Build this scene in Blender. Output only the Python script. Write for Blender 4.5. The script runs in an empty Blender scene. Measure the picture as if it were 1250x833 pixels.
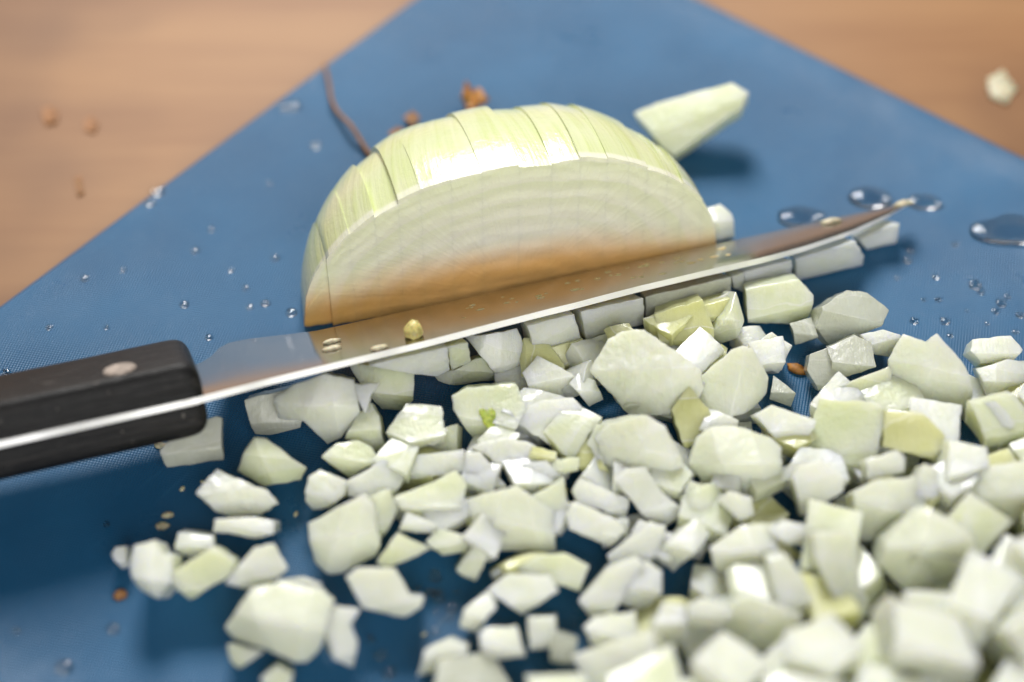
import bpy, bmesh, math, random
import numpy as np
from mathutils import Vector, Matrix, noise

random.seed(11)
C = bpy.context.scene.collection
sc = bpy.context.scene
R = math.radians

# ------------------------------------------------------------------ camera
W, H = 1250, 833
LENS, DEP, DIST = 70.0, R(48.0), 0.385
cam_pos = Vector((0, -DIST * math.cos(DEP), DIST * math.sin(DEP)))
FW = Vector((0, math.cos(DEP), -math.sin(DEP)))
UP = Vector((0, math.sin(DEP), math.cos(DEP)))
RT = Vector((1, 0, 0))
FPX = LENS / 36.0 * W
cd = bpy.data.cameras.new('camera')
cd.lens = LENS; cd.sensor_width = 36.0
cd.clip_start = 0.01; cd.clip_end = 50
cd.dof.use_dof = True
cd.dof.focus_distance = 0.3735
cd.dof.aperture_fstop = 5.0
cam = bpy.data.objects.new('camera', cd); C.objects.link(cam)
cam.location = cam_pos
cam.rotation_euler = (math.pi / 2 - DEP, 0, 0)
sc.camera = cam

# ------------------------------------------------------------------ light
wd = bpy.data.worlds.new('World'); sc.world = wd; wd.use_nodes = True
bg = wd.node_tree.nodes['Background']
bg.inputs[0].default_value = (0.50, 0.47, 0.44, 1); bg.inputs[1].default_value = 0.26

def area(name, loc, target, sx, sy, power, col):
    l = bpy.data.lights.new(name, 'AREA'); l.shape = 'RECTANGLE'; l.size = sx; l.size_y = sy
    l.energy = power; l.color = col
    o = bpy.data.objects.new(name, l); C.objects.link(o); o.location = loc
    o.rotation_euler = (Vector(target) - Vector(loc)).to_track_quat('-Z', 'Y').to_euler()
    return o
area('window_light', (-0.12, 1.02, 0.92), (0, 0, 0), 0.5, 0.5, 23.5, (1.0, 0.99, 0.97))
area('front_fill', (0.25, -1.15, 0.85), (0, 0, 0), 1.1, 0.9, 15.5, (1.0, 0.985, 0.96))  # unseen soft fill, added in front to brighten the camera-facing sides

sc.view_settings.view_transform = 'Standard'
sc.view_settings.look = 'None'
sc.view_settings.exposure = 0.08
sc.view_settings.gamma = 1.0
sc.cycles.use_denoising = True
sc.cycles.max_bounces = 10
sc.cycles.caustics_reflective = True

# ------------------------------------------------------------------ helpers
def ray(x, y):
    return (FW * FPX + RT * (x - W / 2) + UP * (H / 2 - y)).normalized()
def on_plane(x, y, p0, n):
    d = ray(x, y)
    return cam_pos + d * ((Vector(p0) - cam_pos).dot(n) / d.dot(n))
def ground(x, y, z=0.0):
    return on_plane(x, y, (0, 0, z), Vector((0, 0, 1)))

def tag(o, label, cat, group=None, kind=None):
    if label: o['label'] = label
    if cat: o['category'] = cat
    if group: o['group'] = group
    if kind: o['kind'] = kind
    return o

def link_mesh(name, me, mat, parent=None, mw=None):
    o = bpy.data.objects.new(name, me); C.objects.link(o)
    me.materials.clear(); me.materials.append(mat)
    if parent: o.parent = parent
    if mw is not None: o.matrix_world = mw
    return o

def bm_mesh(name, bm, sharp=None):
    me = bpy.data.meshes.new(name); bm.to_mesh(me); bm.free()
    for p in me.polygons: p.use_smooth = True
    if sharp: me.set_sharp_from_angle(angle=R(sharp))
    return me

# ------------------------------------------------------------------ materials
class NT:
    def __init__(s, name):
        s.m = bpy.data.materials.new(name); s.m.use_nodes = True
        s.t = s.m.node_tree; s.b = s.t.nodes['Principled BSDF']
    def n(s, typ, **kw):
        nd = s.t.nodes.new(typ)
        for k, v in kw.items():
            if k.startswith('i_'): nd.inputs[k[2:].replace('_', ' ')].default_value = v
            else: setattr(nd, k, v)
        return nd
    def l(s, a, b): s.t.links.new(a, b)
    def math(s, op, a, b=None, clamp=False):
        nd = s.t.nodes.new('ShaderNodeMath'); nd.operation = op; nd.use_clamp = clamp
        for i, v in enumerate((a, b)):
            if v is None: continue
            if isinstance(v, (int, float)): nd.inputs[i].default_value = v
            else: s.l(v, nd.inputs[i])
        return nd.outputs[0]
    def mix(s, fac, a, b):
        nd = s.t.nodes.new('ShaderNodeMix'); nd.data_type = 'RGBA'
        for sock, v in ((nd.inputs[0], fac), (nd.inputs[6], a), (nd.inputs[7], b)):
            if isinstance(v, (int, float)): sock.default_value = v
            elif isinstance(v, tuple): sock.default_value = (*v[:3], 1)
            else: s.l(v, sock)
        return nd.outputs[2]
    def noise(s, vec, scale, detail=3, rough=.5):
        nd = s.t.nodes.new('ShaderNodeTexNoise'); nd.inputs['Scale'].default_value = scale
        nd.inputs['Detail'].default_value = detail; nd.inputs['Roughness'].default_value = rough
        s.l(vec, nd.inputs['Vector']); return nd.outputs['Fac']
    def scale(s, vec, v):
        nd = s.t.nodes.new('ShaderNodeMapping'); nd.inputs['Scale'].default_value = v
        s.l(vec, nd.inputs['Vector']); return nd.outputs[0]
    def ramp(s, fac, lo, hi):
        nd = s.t.nodes.new('ShaderNodeMapRange'); nd.inputs[1].default_value = lo; nd.inputs[2].default_value = hi
        nd.interpolation_type = 'SMOOTHSTEP'
        s.l(fac, nd.inputs[0]); return nd.outputs[0]
    def bump(s, h, strength, dist):
        nd = s.t.nodes.new('ShaderNodeBump'); nd.inputs['Strength'].default_value = strength
        nd.inputs['Distance'].default_value = dist
        s.l(h, nd.inputs['Height']); s.l(nd.outputs[0], s.b.inputs['Normal'])
    def set(s, **kw):
        for k, v in kw.items(): s.b.inputs[k.replace('_', ' ')].default_value = v

def onion_mat(name, cA, cB, cSkin, trans=0.0, sss=.55, rough=.3):
    t = NT(name)
    tc = t.n('ShaderNodeTexCoord'); ob = tc.outputs['Object']; oi = t.n('ShaderNodeObjectInfo')
    # shift the pattern per piece
    off = t.n('ShaderNodeVectorMath', operation='ADD')
    sc3 = t.n('ShaderNodeCombineXYZ'); t.l(oi.outputs['Random'], sc3.inputs[0]); t.l(oi.outputs['Random'], sc3.inputs[1])
    t.l(ob, off.inputs[0]); t.l(sc3.outputs[0], off.inputs[1])
    v = off.outputs[0]
    base = t.mix(oi.outputs['Random'], cA, cB)
    cloud = t.ramp(t.noise(v, 220, 3), .38, .68)
    base = t.mix(t.math('MULTIPLY', cloud, .45), base, cSkin)
    fib = t.noise(t.scale(v, (2600, 330, 330)), 1.0, 3)
    base = t.mix(t.math('MULTIPLY', t.ramp(fib, .5, .75), .22), base, cSkin)
    # layers of the bulb cut through: bands with a thin pale film between
    sp0 = t.n('ShaderNodeSeparateXYZ'); t.l(ob, sp0.inputs[0])
    wl = t.math('ADD', t.math('ADD', sp0.outputs[1], t.math('MULTIPLY', sp0.outputs[0], t.math('SUBTRACT', oi.outputs['Random'], .5))), t.math('MULTIPLY', t.noise(v, 130, 2), .004))
    fr = t.math('FRACT', t.math('ADD', t.math('DIVIDE', wl, .0075), t.math('MULTIPLY', oi.outputs['Random'], 7.3)))
    base = t.mix(t.math('MULTIPLY', t.ramp(fr, .0, .55), .38), base, cSkin)
    base = t.mix(t.math('MULTIPLY', t.ramp(t.math('ABSOLUTE', t.math('SUBTRACT', fr, .97)), .035, .0), .55), base, (.93, .93, .88))
    # the outer membrane (convex side) is greener than the flesh
    sep = t.n('ShaderNodeSeparateXYZ'); t.l(ob, sep.inputs[0])
    low = t.ramp(sep.outputs[2], -.001, -.006)
    base = t.mix(t.math('MULTIPLY', low, .55), base, cSkin)
    t.l(base, t.b.inputs['Base Color'])
    t.set(Roughness=rough, Subsurface_Weight=sss, Subsurface_Radius=(1.0, .9, .5), Subsurface_Scale=.006,
          Transmission_Weight=trans, IOR=1.38, Coat_Weight=.42, Coat_Roughness=.08)
    hh = t.math('ADD', t.math('ADD', t.math('MULTIPLY', fib, .5), t.noise(v, 900, 4, .6)), t.math('MULTIPLY', t.noise(v, 260, 2), 1.6))
    t.bump(hh, .42, .0007)
    return t.m
M_white = onion_mat('onion_flesh_white', (.89, .90, .85), (.85, .87, .79), (.76, .80, .62), sss=.8, trans=.14)
M_green = onion_mat('onion_flesh_green', (.83, .855, .73), (.79, .825, .63), (.66, .72, .43), sss=.8, trans=.14)
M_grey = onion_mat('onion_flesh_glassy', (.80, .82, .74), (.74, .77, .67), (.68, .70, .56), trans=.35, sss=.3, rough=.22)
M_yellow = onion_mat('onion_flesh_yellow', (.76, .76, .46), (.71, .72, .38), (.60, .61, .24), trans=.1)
OM = {'w': M_white, 'g': M_green, 't': M_grey, 'y': M_yellow}

def dome_mat():
    t = NT('onion_half_flesh'); tc = t.n('ShaderNodeTexCoord'); ob = tc.outputs['Object']
    sep = t.n('ShaderNodeSeparateXYZ'); t.l(ob, sep.inputs[0]); x, y, z = sep.outputs
    A, B, Dp = ONION_A, ONION_H, ONION_D
    # ring coordinate on the cut face
    rx = t.math('POWER', t.math('DIVIDE', x, A), 2); rz = t.math('POWER', t.math('DIVIDE', z, B), 2)
    r = t.math('SQRT', t.math('ADD', rx, rz))
    wob = t.noise(ob, 70, 2)
    rr = t.math('ADD', r, t.math('MULTIPLY', wob, .12))
    rings = t.math('FRACT', t.math('MULTIPLY', rr, 7.5))
    ringm = t.ramp(rings, .0, .9)
    flesh = t.mix(ringm, (.84, .84, .66), (.79, .815, .57))
    film = t.math('MULTIPLY', t.ramp(rings, .90, .97), .35)
    flesh = t.mix(film, flesh, (.86, .86, .72))
    heart = t.ramp(r, .95, .35)
    flesh = t.mix(t.math('MULTIPLY', heart, .75), flesh, (.88, .85, .74))
    # amber tint with an uneven upper limit, along the foot of the cut face
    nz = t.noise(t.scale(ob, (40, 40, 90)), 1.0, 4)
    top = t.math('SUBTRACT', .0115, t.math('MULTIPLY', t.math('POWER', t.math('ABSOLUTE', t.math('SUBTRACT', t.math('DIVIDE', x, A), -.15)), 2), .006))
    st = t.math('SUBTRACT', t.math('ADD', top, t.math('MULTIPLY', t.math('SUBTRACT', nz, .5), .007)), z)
    foot_tint = t.ramp(st, -.006, .0055)
    flesh = t.mix(t.math('MULTIPLY', foot_tint, .85), flesh, (.80, .39, .06))
    # outer layer: yellow-green with veins running to the root
    ang = t.math('ARCTAN2', x, z)
    cmb = t.n('ShaderNodeCombineXYZ'); t.l(t.math('MULTIPLY', ang, 26), cmb.inputs[0]); t.l(t.math('MULTIPLY', y, 25), cmb.inputs[1])
    vein = t.noise(cmb.outputs[0], 1.0, 3)
    skin = t.mix(t.ramp(vein, .35, .7), (.72, .76, .46), (.65, .71, .35))
    skin = t.mix(t.ramp(t.noise(ob, 60, 3), .45, .7), skin, (.76, .77, .52))
    isface = t.ramp(y, .0022, .0012)
    t.l(t.mix(isface, skin, flesh), t.b.inputs['Base Color'])
    t.set(Roughness=.2, Subsurface_Weight=.15, Subsurface_Radius=(1, .9, .5), Subsurface_Scale=.0015, IOR=1.36, Coat_Weight=.15, Coat_Roughness=.1)
    hh = t.math('ADD', t.math('MULTIPLY', vein, 1.0), t.math('MULTIPLY', t.noise(ob, 700, 4, .6), .6))
    t.bump(hh, .3, .0007)
    return t.m

def board_mat():
    t = NT('blue_board_plastic'); tc = t.n('ShaderNodeTexCoord'); ob = tc.outputs['Object']
    mp = t.n('ShaderNodeMapping'); mp.inputs['Rotation'].default_value = (0, 0, R(18)); t.l(ob, mp.inputs['Vector'])
    sep = t.n('ShaderNodeSeparateXYZ'); t.l(mp.outputs[0], sep.inputs[0])
    k = 2 * math.pi / .00078
    wx = t.math('SINE', t.math('MULTIPLY', sep.outputs[0], k)); wy = t.math('SINE', t.math('MULTIPLY', sep.outputs[1], k))
    weave = t.math('MULTIPLY', wx, wy)
    big = t.noise(ob, 22, 4); fine = t.noise(ob, 400, 4, .6)
    c = t.mix(t.ramp(big, .35, .7), (.010, .090, .205), (.017, .120, .260))
    c = t.mix(t.math('MULTIPLY', t.ramp(t.noise(t.scale(ob, (60, 900, 1)), 1, 3), .62, .8), .25), c, (.04, .17, .34))
    t.l(c, t.b.inputs['Base Color'])
    rg = t.math('ADD', .26, t.math('MULTIPLY', t.ramp(t.noise(ob, 42, 5, .65), .3, .7), .26)); t.l(rg, t.b.inputs['Roughness'])
    t.set(IOR=1.5)
    t.bump(t.math('ADD', weave, t.math('MULTIPLY', fine, .5)), .38, .00025)
    return t.m

def wood_mat():
    t = NT('varnished_wood'); tc = t.n('ShaderNodeTexCoord'); ob = tc.outputs['Object']
    mp = t.n('ShaderNodeMapping'); mp.inputs['Rotation'].default_value = (0, 0, R(-35)); mp.inputs['Scale'].default_value = (7, 60, 7); t.l(ob, mp.inputs['Vector'])
    g1 = t.noise(mp.outputs[0], 1.0, 5, .6); big = t.noise(ob, 11, 3)
    c = t.mix(t.ramp(g1, .3, .72), (.34, .17, .062), (.26, .115, .036))
    c = t.mix(t.math('MULTIPLY', t.ramp(big, .42, .66), .75), c, (.14, .055, .016))
    t.l(c, t.b.inputs['Base Color']); t.set(Roughness=.55, IOR=1.4)
    t.bump(g1, .15, .0005)
    return t.m

def steel_mat(name, col, rough, aniso_axis=True):
    t = NT(name); tc = t.n('ShaderNodeTexCoord'); ob = tc.outputs['Object']
    g = t.noise(t.scale(ob, (30, 2500, 30)), 1.0, 4, .6); sm = t.noise(ob, 60, 4)
    t.set(Base_Color=(*col, 1), Metallic=1.0)
    rr = t.math('ADD', rough, t.math('MULTIPLY', t.ramp(sm, .4, .75), rough * .9)); t.l(rr, t.b.inputs['Roughness'])
    t.bump(t.math('ADD', g, t.math('MULTIPLY', sm, .8)), .05, .0003)
    return t.m

def handle_mat():
    t = NT('black_handle'); tc = t.n('ShaderNodeTexCoord'); ob = tc.outputs['Object']
    g = t.noise(t.scale(ob, (60, 900, 900)), 1.0, 5, .65); w = t.noise(ob, 500, 4, .7)
    c = t.mix(t.ramp(g, .45, .75), (.004, .004, .0045), (.018, .016, .015))
    c = t.mix(t.math('MULTIPLY', t.ramp(t.noise(t.scale(ob, (90, 700, 700)), 1.0, 6, .75), .58, .70), .6), c, (.12, .108, .095))
    c = t.mix(t.ramp(w, .66, .74), c, (.22, .20, .18))
    t.l(c, t.b.inputs['Base Color'])
    t.l(t.math('ADD', .32, t.math('MULTIPLY', w, .3)), t.b.inputs['Roughness'])
    t.set(IOR=1.33)
    t.bump(t.math('ADD', g, t.math('MULTIPLY', w, .4)), .45, .0006)
    return t.m

def water_mat():
    t = NT('water'); t.set(Base_Color=(1, 1, 1, 1), Roughness=.06, Transmission_Weight=1.0, IOR=1.33)
    return t.m
def plain(name, c, rough=.6, sss=0):
    t = NT(name); tc = t.n('ShaderNodeTexCoord')
    n = t.noise(tc.outputs['Object'], 900, 4)
    t.l(t.mix(t.ramp(n, .35, .7), c, tuple(v * .55 for v in c)), t.b.inputs['Base Color'])
    t.set(Roughness=rough, Subsurface_Weight=sss, Subsurface_Scale=.001)
    t.bump(n, .4, .0004)
    return t.m
M_water = water_mat()
M_board = board_mat(); M_wood = wood_mat()
M_steel = steel_mat('polished_steel', (.50, .49, .475), .085)
M_spine = steel_mat('ground_steel', (.97, .97, .96), .48)
M_handle = handle_mat()
M_rivet = plain('rivet_metal', (.50, .42, .36), .45)
M_fibre = plain('root_fibre', (.36, .17, .06), .7, .2)
M_flake = plain('skin_flake', (.55, .24, .05), .55, .3)
M_spot = plain('orange_spot', (.36, .14, .025), .6)
M_juice = plain('juice_bead', (.86, .66, .34), .15, .4)
M_pale = plain('pale_crumb', (.68, .62, .42), .5, .3)

# ------------------------------------------------------------------ table and board
bm = bmesh.new()
bmesh.ops.create_grid(bm, x_segments=8, y_segments=8, size=.9)
tbl = link_mesh('table', bm_mesh('table', bm), M_wood); tbl.location = (0, .25, -.0045)
tag(tbl, 'varnished tan wooden table top under the blue board', None, kind='structure')

pa, pb, pc, pd = ground(0, 370), ground(495, 4), ground(862, 0), ground(1250, 190)
u1 = (pa - pb).normalized(); u2 = Vector((-u1.y, u1.x, 0))     # the two board directions
if u2.dot(pd - pc) < 0: u2 = -u2
n2 = Vector((u2.y, -u2.x, 0))
# corner = intersection of left edge (pb,u1) and the right edge through the mid of pc,pd along u2
mid = (pc + pd) / 2
kk = (mid - pb).dot(u1)
corner = pb + u1 * kk
LA, LB, RC, TH = .36, .30, .016, .0042
def rrect(w, l, r, ins, seg=8):
    out = []
    for cx, cy, a0 in ((r, r, 180), (w - r, r, 270), (w - r, l - r, 0), (r, l - r, 90)):
        for i in range(seg + 1):
            a = R(a0 + 90 * i / seg)
            out.append((cx + (r - ins) * math.cos(a), cy + (r - ins) * math.sin(a)))
    return out
bm = bmesh.new(); rings = []
for ins, z in ((.0012, -TH), (0, -TH + .0012), (0, -.0014), (.0004, -.0005), (.0014, 0)):
    rings.append([bm.verts.new((x, y, z)) for x, y in rrect(LA, LB, RC, ins)])
for a, b in zip(rings, rings[1:]):
    for i in range(len(a)):
        j = (i + 1) % len(a); bm.faces.new((a[i], a[j], b[j], b[i]))
bm.faces.new(rings[-1]); bm.faces.new(rings[0][::-1])
bmesh.ops.recalc_face_normals(bm, faces=bm.faces)
me = bm_mesh('cutting_board', bm, 50)
mw = Matrix(((u1.x, u2.x, 0, corner.x), (u1.y, u2.y, 0, corner.y), (0, 0, 1, 0), (0, 0, 0, 1)))
if mw.to_3x3().determinant() < 0:
    me.transform(Matrix.Scale(-1, 4, (0, 1, 0))); me.flip_normals()
    mw = Matrix(((u1.x, -u2.x, 0, corner.x), (u1.y, -u2.y, 0, corner.y), (0, 0, 1, 0), (0, 0, 0, 1)))
board = link_mesh('cutting_board', me, M_board, mw=mw)
tag(board, 'blue textured plastic cutting board lying on the wooden table', 'cutting board')

# ------------------------------------------------------------------ knife
THETA = R(30)
tip = ground(1112, 247, .0045)
e_heel = ground(385, 405, .0065)
U = (tip - e_heel).normalized()
Vh = Vector((U.y, -U.x, 0)).normalized()                 # horizontal, towards the camera
S = (Vh * math.cos(THETA) + Vector((0, 0, 1)) * math.sin(THETA)).normalized()
S = (S - U * S.dot(U)).normalized()
N = S.cross(U).normalized()
if N.z < 0: N = -N
def uw(x, y):
    p = on_plane(x, y, tip, N) - tip
    return p.dot(U), p.dot(S)
def twist(u):                                            # made-up twist: blade flattens toward the tip to catch a brown reflection
    f = min(1, max(0, (u + .085) / .06)); return -R(7.0) * f * f * (3 - 2 * f)
def uw_t(x, y):
    u = uw(x, y)[0]
    for _ in range(4):
        q = Matrix.Rotation(twist(u), 3, U); 
        if (q @ S).z > S.z: q = Matrix.Rotation(-twist(u), 3, U)
        n_ = q @ N; p = on_plane(x, y, tip, n_) - tip
        u, w = p.dot(U), p.dot(q @ S)
    return u, w
knife = bpy.data.objects.new('kitchen_knife', None); C.objects.link(knife)
KM = Matrix(((U.x, S.x, N.x, tip.x), (U.y, S.y, N.y, tip.y), (U.z, S.z, N.z, tip.z), (0, 0, 0, 1)))
knife.matrix_world = KM; knife.empty_display_size = .02
tag(knife, 'kitchen knife with polished steel blade and black riveted handle lying against the onion', 'knife')
bpy.context.view_layer.update()

spine_px = [(236, 491), (330, 466), (420, 444), (520, 420), (600, 399), (700, 374), (780, 353), (860, 334), (930, 318), (985, 303), (1040, 284), (1085, 263), (1104, 252), (1112, 247)]
edge_px = [(236, 452), (254, 440), (272, 421), (300, 415), (385, 405)]
sp = [uw_t(*p) for p in spine_px]; ed = [uw(*p) for p in edge_px]
print('spine', [(round(a * 1000, 1), round(b * 1000, 1)) for a, b in sp])
print('edge', [(round(a * 1000, 1), round(b * 1000, 1)) for a, b in ed])
su = np.array([a for a, b in sp]); sw = np.array([b for a, b in sp]); sw[-1] = .0004
eu = np.array([a for a, b in ed] + [-.06, 0.0]); ew = np.array([b for a, b in ed[:-1]] + [0.0, 0.0, 0.0])
u0 = uw(250, 487)[0] - .004
su[0] = min(su[0], u0); eu[0] = min(eu[0], u0)
us = np.concatenate([np.linspace(u0, -.012, 70), np.linspace(-.0115, 0, 18)])
TS = .00072                                               # half thickness at the spine
bm = bmesh.new(); rows = []
NW = 6
for uu in us:
    w0 = float(np.interp(uu, eu, ew)); w1 = float(np.interp(uu, su, sw)); w1 = max(w1, w0 + .0003)
    ts = TS * min(1, .35 + .65 * (w1 - w0) / .012)
    row = []
    for sgn in (1, -1):
        for i in range(NW + 1):
            f = i / NW
            th = .00012 + (ts - .00012) * f ** .8
            if i == NW: th -= .00012
            ta = -abs(twist(uu)); wy = w0 + (w1 - w0) * f; wz = sgn * th
            row.append((uu, wy * math.cos(ta) - wz * math.sin(ta), wy * math.sin(ta) + wz * math.cos(ta)))
    rows.append([bm.verts.new(p) for p in row])
n = NW + 1
for a, b in zip(rows, rows[1:]):
    for i in range(NW):
        bm.faces.new((a[i], b[i], b[i + 1], a[i + 1]))
        bm.faces.new((a[n + i], a[n + i + 1], b[n + i + 1], b[n + i]))
    f = bm.faces.new((a[NW], b[NW], b[n + NW], a[n + NW])); f.material_index = 1
    bm.faces.new((a[0], a[n], b[n], b[0]))
bm.faces.new(rows[0][:n] + rows[0][n:][::-1]); bm.faces.new(rows[-1][:n][::-1] + rows[-1][n:])
bmesh.ops.recalc_face_normals(bm, faces=bm.faces)
me = bm_mesh('blade', bm, 25)
mi = [p.material_index for p in me.polygons]
blade = link_mesh('blade', me, M_steel); me.materials.append(M_spine)
for p, k in zip(me.polygons, mi): p.material_index = k
blade.parent = knife
tag(blade, 'polished steel blade mirroring the onion, with bright spine', None)

# handle: two scales, the tang between them, three rivets
hs = uw(250, 487); u_front = hs[0]; w_sp = hs[1]
HL, HW, HT = .112, .0185, .0062
def scale_mesh(sgn):
    bm = bmesh.new(); prev = None; rings = []
    prof = []
    r = .0024
    w_lo, w_hi = w_sp - HW, w_sp
    pts = [(w_hi, TS)]
    for i in range(7):
        a = R(90 * i / 6); pts.append((w_hi - r * .75 + r * .75 * math.cos(a), TS + HT - r + r * math.sin(a)))
    for i in range(7):
        a = R(90 + 90 * i / 6); pts.append((w_lo + r + r * math.cos(a), TS + HT - r + r * math.sin(a)))
    pts.append((w_lo, TS))
    stations = [(0, .55), (-.0004, .74), (-.0010, .87), (-.0018, .95), (-.003, .99), (-.0045, 1.0), (-.02, 1.0), (-.05, 1.03), (-.08, 1.05), (-HL + .01, 1.08), (-HL + .003, 1.04), (-HL, .9)]
    for du, k in stations:
        ring = []
        for (w, nn) in pts:
            ww = w_hi + (w - w_hi) * (1 if du > -.03 else 1 + (k - 1))
            nz = TS + (nn - TS) * k
            ring.append(bm.verts.new((u_front + du, ww - (1 - min(k, 1)) * .002 * (1 if w > w_hi - .003 else 0), sgn * nz)))
        rings.append(ring)
    for a, b in zip(rings, rings[1:]):
        for i in range(len(a)):
            j = (i + 1) % len(a); bm.faces.new((a[i], a[j], b[j], b[i]))
    bm.faces.new(rings[0]); bm.faces.new(rings[-1])
    bmesh.ops.recalc_face_normals(bm, faces=bm.faces)
    return bm_mesh('handle_scale', bm, 45)
for sgn in (1, -1):
    o = link_mesh('handle_scale', scale_mesh(sgn), M_handle); o.parent = knife
bm = bmesh.new()
bmesh.ops.create_cube(bm, size=1)
bmesh.ops.scale(bm, vec=(HL - .001, HW * .96, TS * 2 - .00006), verts=bm.verts)
bmesh.ops.translate(bm, vec=(u_front - HL / 2 - .0004, w_sp - HW * .48 + .0002, 0), verts=bm.verts)
bmesh.ops.bevel(bm, geom=bm.edges[:], offset=.00012, segments=1, affect='EDGES')
o = link_mesh('tang', bm_mesh('tang', bm, 30), M_spine); o.parent = knife
rv = uw(146, 456)
# lift the rivet position to the top of the scale
rp = on_plane(147, 455, tip + N * (TS + HT), N) - tip
ru, rw = rp.dot(U), rp.dot(S) - .0016
for k in range(3):
    bm = bmesh.new()
    bmesh.ops.create_cone(bm, cap_ends=True, segments=28, radius1=.0029, radius2=.0029, depth=.0012)
    bmesh.ops.bevel(bm, geom=[e for e in bm.edges if len(e.link_faces) == 2 and abs(e.calc_face_angle()) > 1], offset=.0002, segments=2, affect='EDGES')
    o = link_mesh('rivet', bm_mesh('rivet', bm, 40), M_rivet); o.parent = knife
    o.location = (ru - k * .035, rw, (TS + HT) * (1.01 if k == 0 else 1.03) - .0003)

# ------------------------------------------------------------------ halved onion
oL, oR = ground(373, 404), ground(875, 313)
ox = (oR - oL).normalized(); oy = Vector((-ox.y, ox.x, 0)); oc = (oL + oR) / 2
ONION_A = (oR - oL).length / 2
topp = on_plane(622, 207, oc, oy)
ONION_H = topp.z * 1.01
ONION_D = ONION_A * .92
print('onion a,h', ONION_A, ONION_H)
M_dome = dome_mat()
onion = bpy.data.objects.new('halved_onion', None); C.objects.link(onion)
onion.matrix_world = Matrix(((ox.x, oy.x, 0, oc.x), (ox.y, oy.y, 0, oc.y), (0, 0, 1, 0.0002), (0, 0, 0, 1)))
onion.empty_display_size = .02
tag(onion, 'peeled half onion scored into upright slices, cut face against the knife', 'onion')
bpy.context.view_layer.update()
def prof(s):                                             # superellipse, a little fuller than a circle
    return max(0.0, 1 - abs(s / ONION_A) ** 2.25) ** (1 / 2.1)
cuts = [-1.0, -.87, -.76, -.64, -.53, -.43, -.29, -.15, .02, .17, .30, .43, .53, .62, .72, .80, .90, 1.0]
rnd = random.Random(5)
for k in range(len(cuts) - 1):
    s0, s1 = cuts[k] * ONION_A + 0, cuts[k + 1] * ONION_A
    dy = 0.0; dr = rnd.uniform(-.0007, .0007); shear = 0.0; lean = rnd.uniform(-.10, .10)
    if k == 0: dy, dr = .0008, -.0004
    
    ns = max(4, int((s1 - s0) / .0009)); nz = 46; na = 40
    bm = bmesh.new(); front = []; dome = []
    for i in range(ns + 1):
        s = s0 + (s1 - s0) * i / ns
        R_ = max(.02, prof(s)); zt = (ONION_H + dr + lean * (s - (s0 + s1) / 2)) * R_
        yt = (ONION_D + dr + lean * (s - (s0 + s1) / 2)) * R_
        col = []
        for j in range(nz + 1):
            z = zt * j / nz
            r = math.sqrt((s / ONION_A) ** 2 + (z / ONION_H) ** 2) + .06 * noise.noise(Vector((s * 90, z * 90, 3)))
            ph = (r * 7.5) % 1.0
            y = dy - .00022 * ph + (.0003 * max(0, (ph - .88)) / .12) + .00022 * noise.noise(Vector((s * 300, z * 300, 7)))
            if r > .98: y += .0003
            col.append(bm.verts.new((s + shear * z, y, z)))
        front.append(col)
        dc = [col[-1]]
        for j in range(1, na + 1):
            a = math.pi / 2 * (1 - j / na)
            bx = math.cos(a) ** .95; bz = math.sin(a) ** .95
            q = 1 + .012 * noise.noise(Vector((s * 60, bx * 2, bz * 2 + k)))
            dc.append(bm.verts.new((s + shear * zt * bz, dy + yt * bx * q, zt * bz * q if j < na else 0)))
        dome.append(dc)
    base = [bm.verts.new((s0 + (s1 - s0) * i / ns, dy, 0)) for i in range(ns + 1)] if False else None
    for i in range(ns):
        for j in range(nz):
            bm.faces.new((front[i][j], front[i + 1][j], front[i + 1][j + 1], front[i][j + 1]))
        for j in range(na):
            bm.faces.new((dome[i][j], dome[i + 1][j], dome[i + 1][j + 1], dome[i][j + 1]))
        bm.faces.new((front[i][0], dome[i][-1], dome[i + 1][-1], front[i + 1][0]))
    for idx in (0, ns):
        loop = front[idx] + dome[idx][1:]
        bm.faces.new(loop)
    bmesh.ops.recalc_face_normals(bm, faces=bm.faces)
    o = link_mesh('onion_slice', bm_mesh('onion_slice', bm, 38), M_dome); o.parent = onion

# ------------------------------------------------------------------ onion pieces
CELL = .001
GX0, GY0, GNX, GNY = -.16, -.15, 330, 280
HM = np.zeros((GNX, GNY))
def cells(co):
    ix = np.clip(((co[:, 0] - GX0) / CELL).astype(int), 0, GNX - 1)
    iy = np.clip(((co[:, 1] - GY0) / CELL).astype(int), 0, GNY - 1)
    return ix, iy
def settle(co, soft=88):
    lo = co[:, 2].min()
    c = co.mean(axis=0); q = co.copy(); q[:, :2] = c[:2] + (q[:, :2] - c[:2]) * .84
    ix, iy = cells(q)
    key = ix * GNY + iy
    order = np.argsort(key); ks = key[order]; zs = q[order, 2]
    uk, st = np.unique(ks, return_index=True)
    zmin = np.minimum.reduceat(zs, st)
    need = HM.reshape(-1)[uk] - zmin
    need = need[HM.reshape(-1)[uk] > .0004]
    dz = -lo
    if len(need) > 3: dz = max(dz, float(np.percentile(need, soft)))
    return dz
def deposit(co):
    ix, iy = cells(co)
    np.maximum.at(HM, (ix, iy), co[:, 2])

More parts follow.
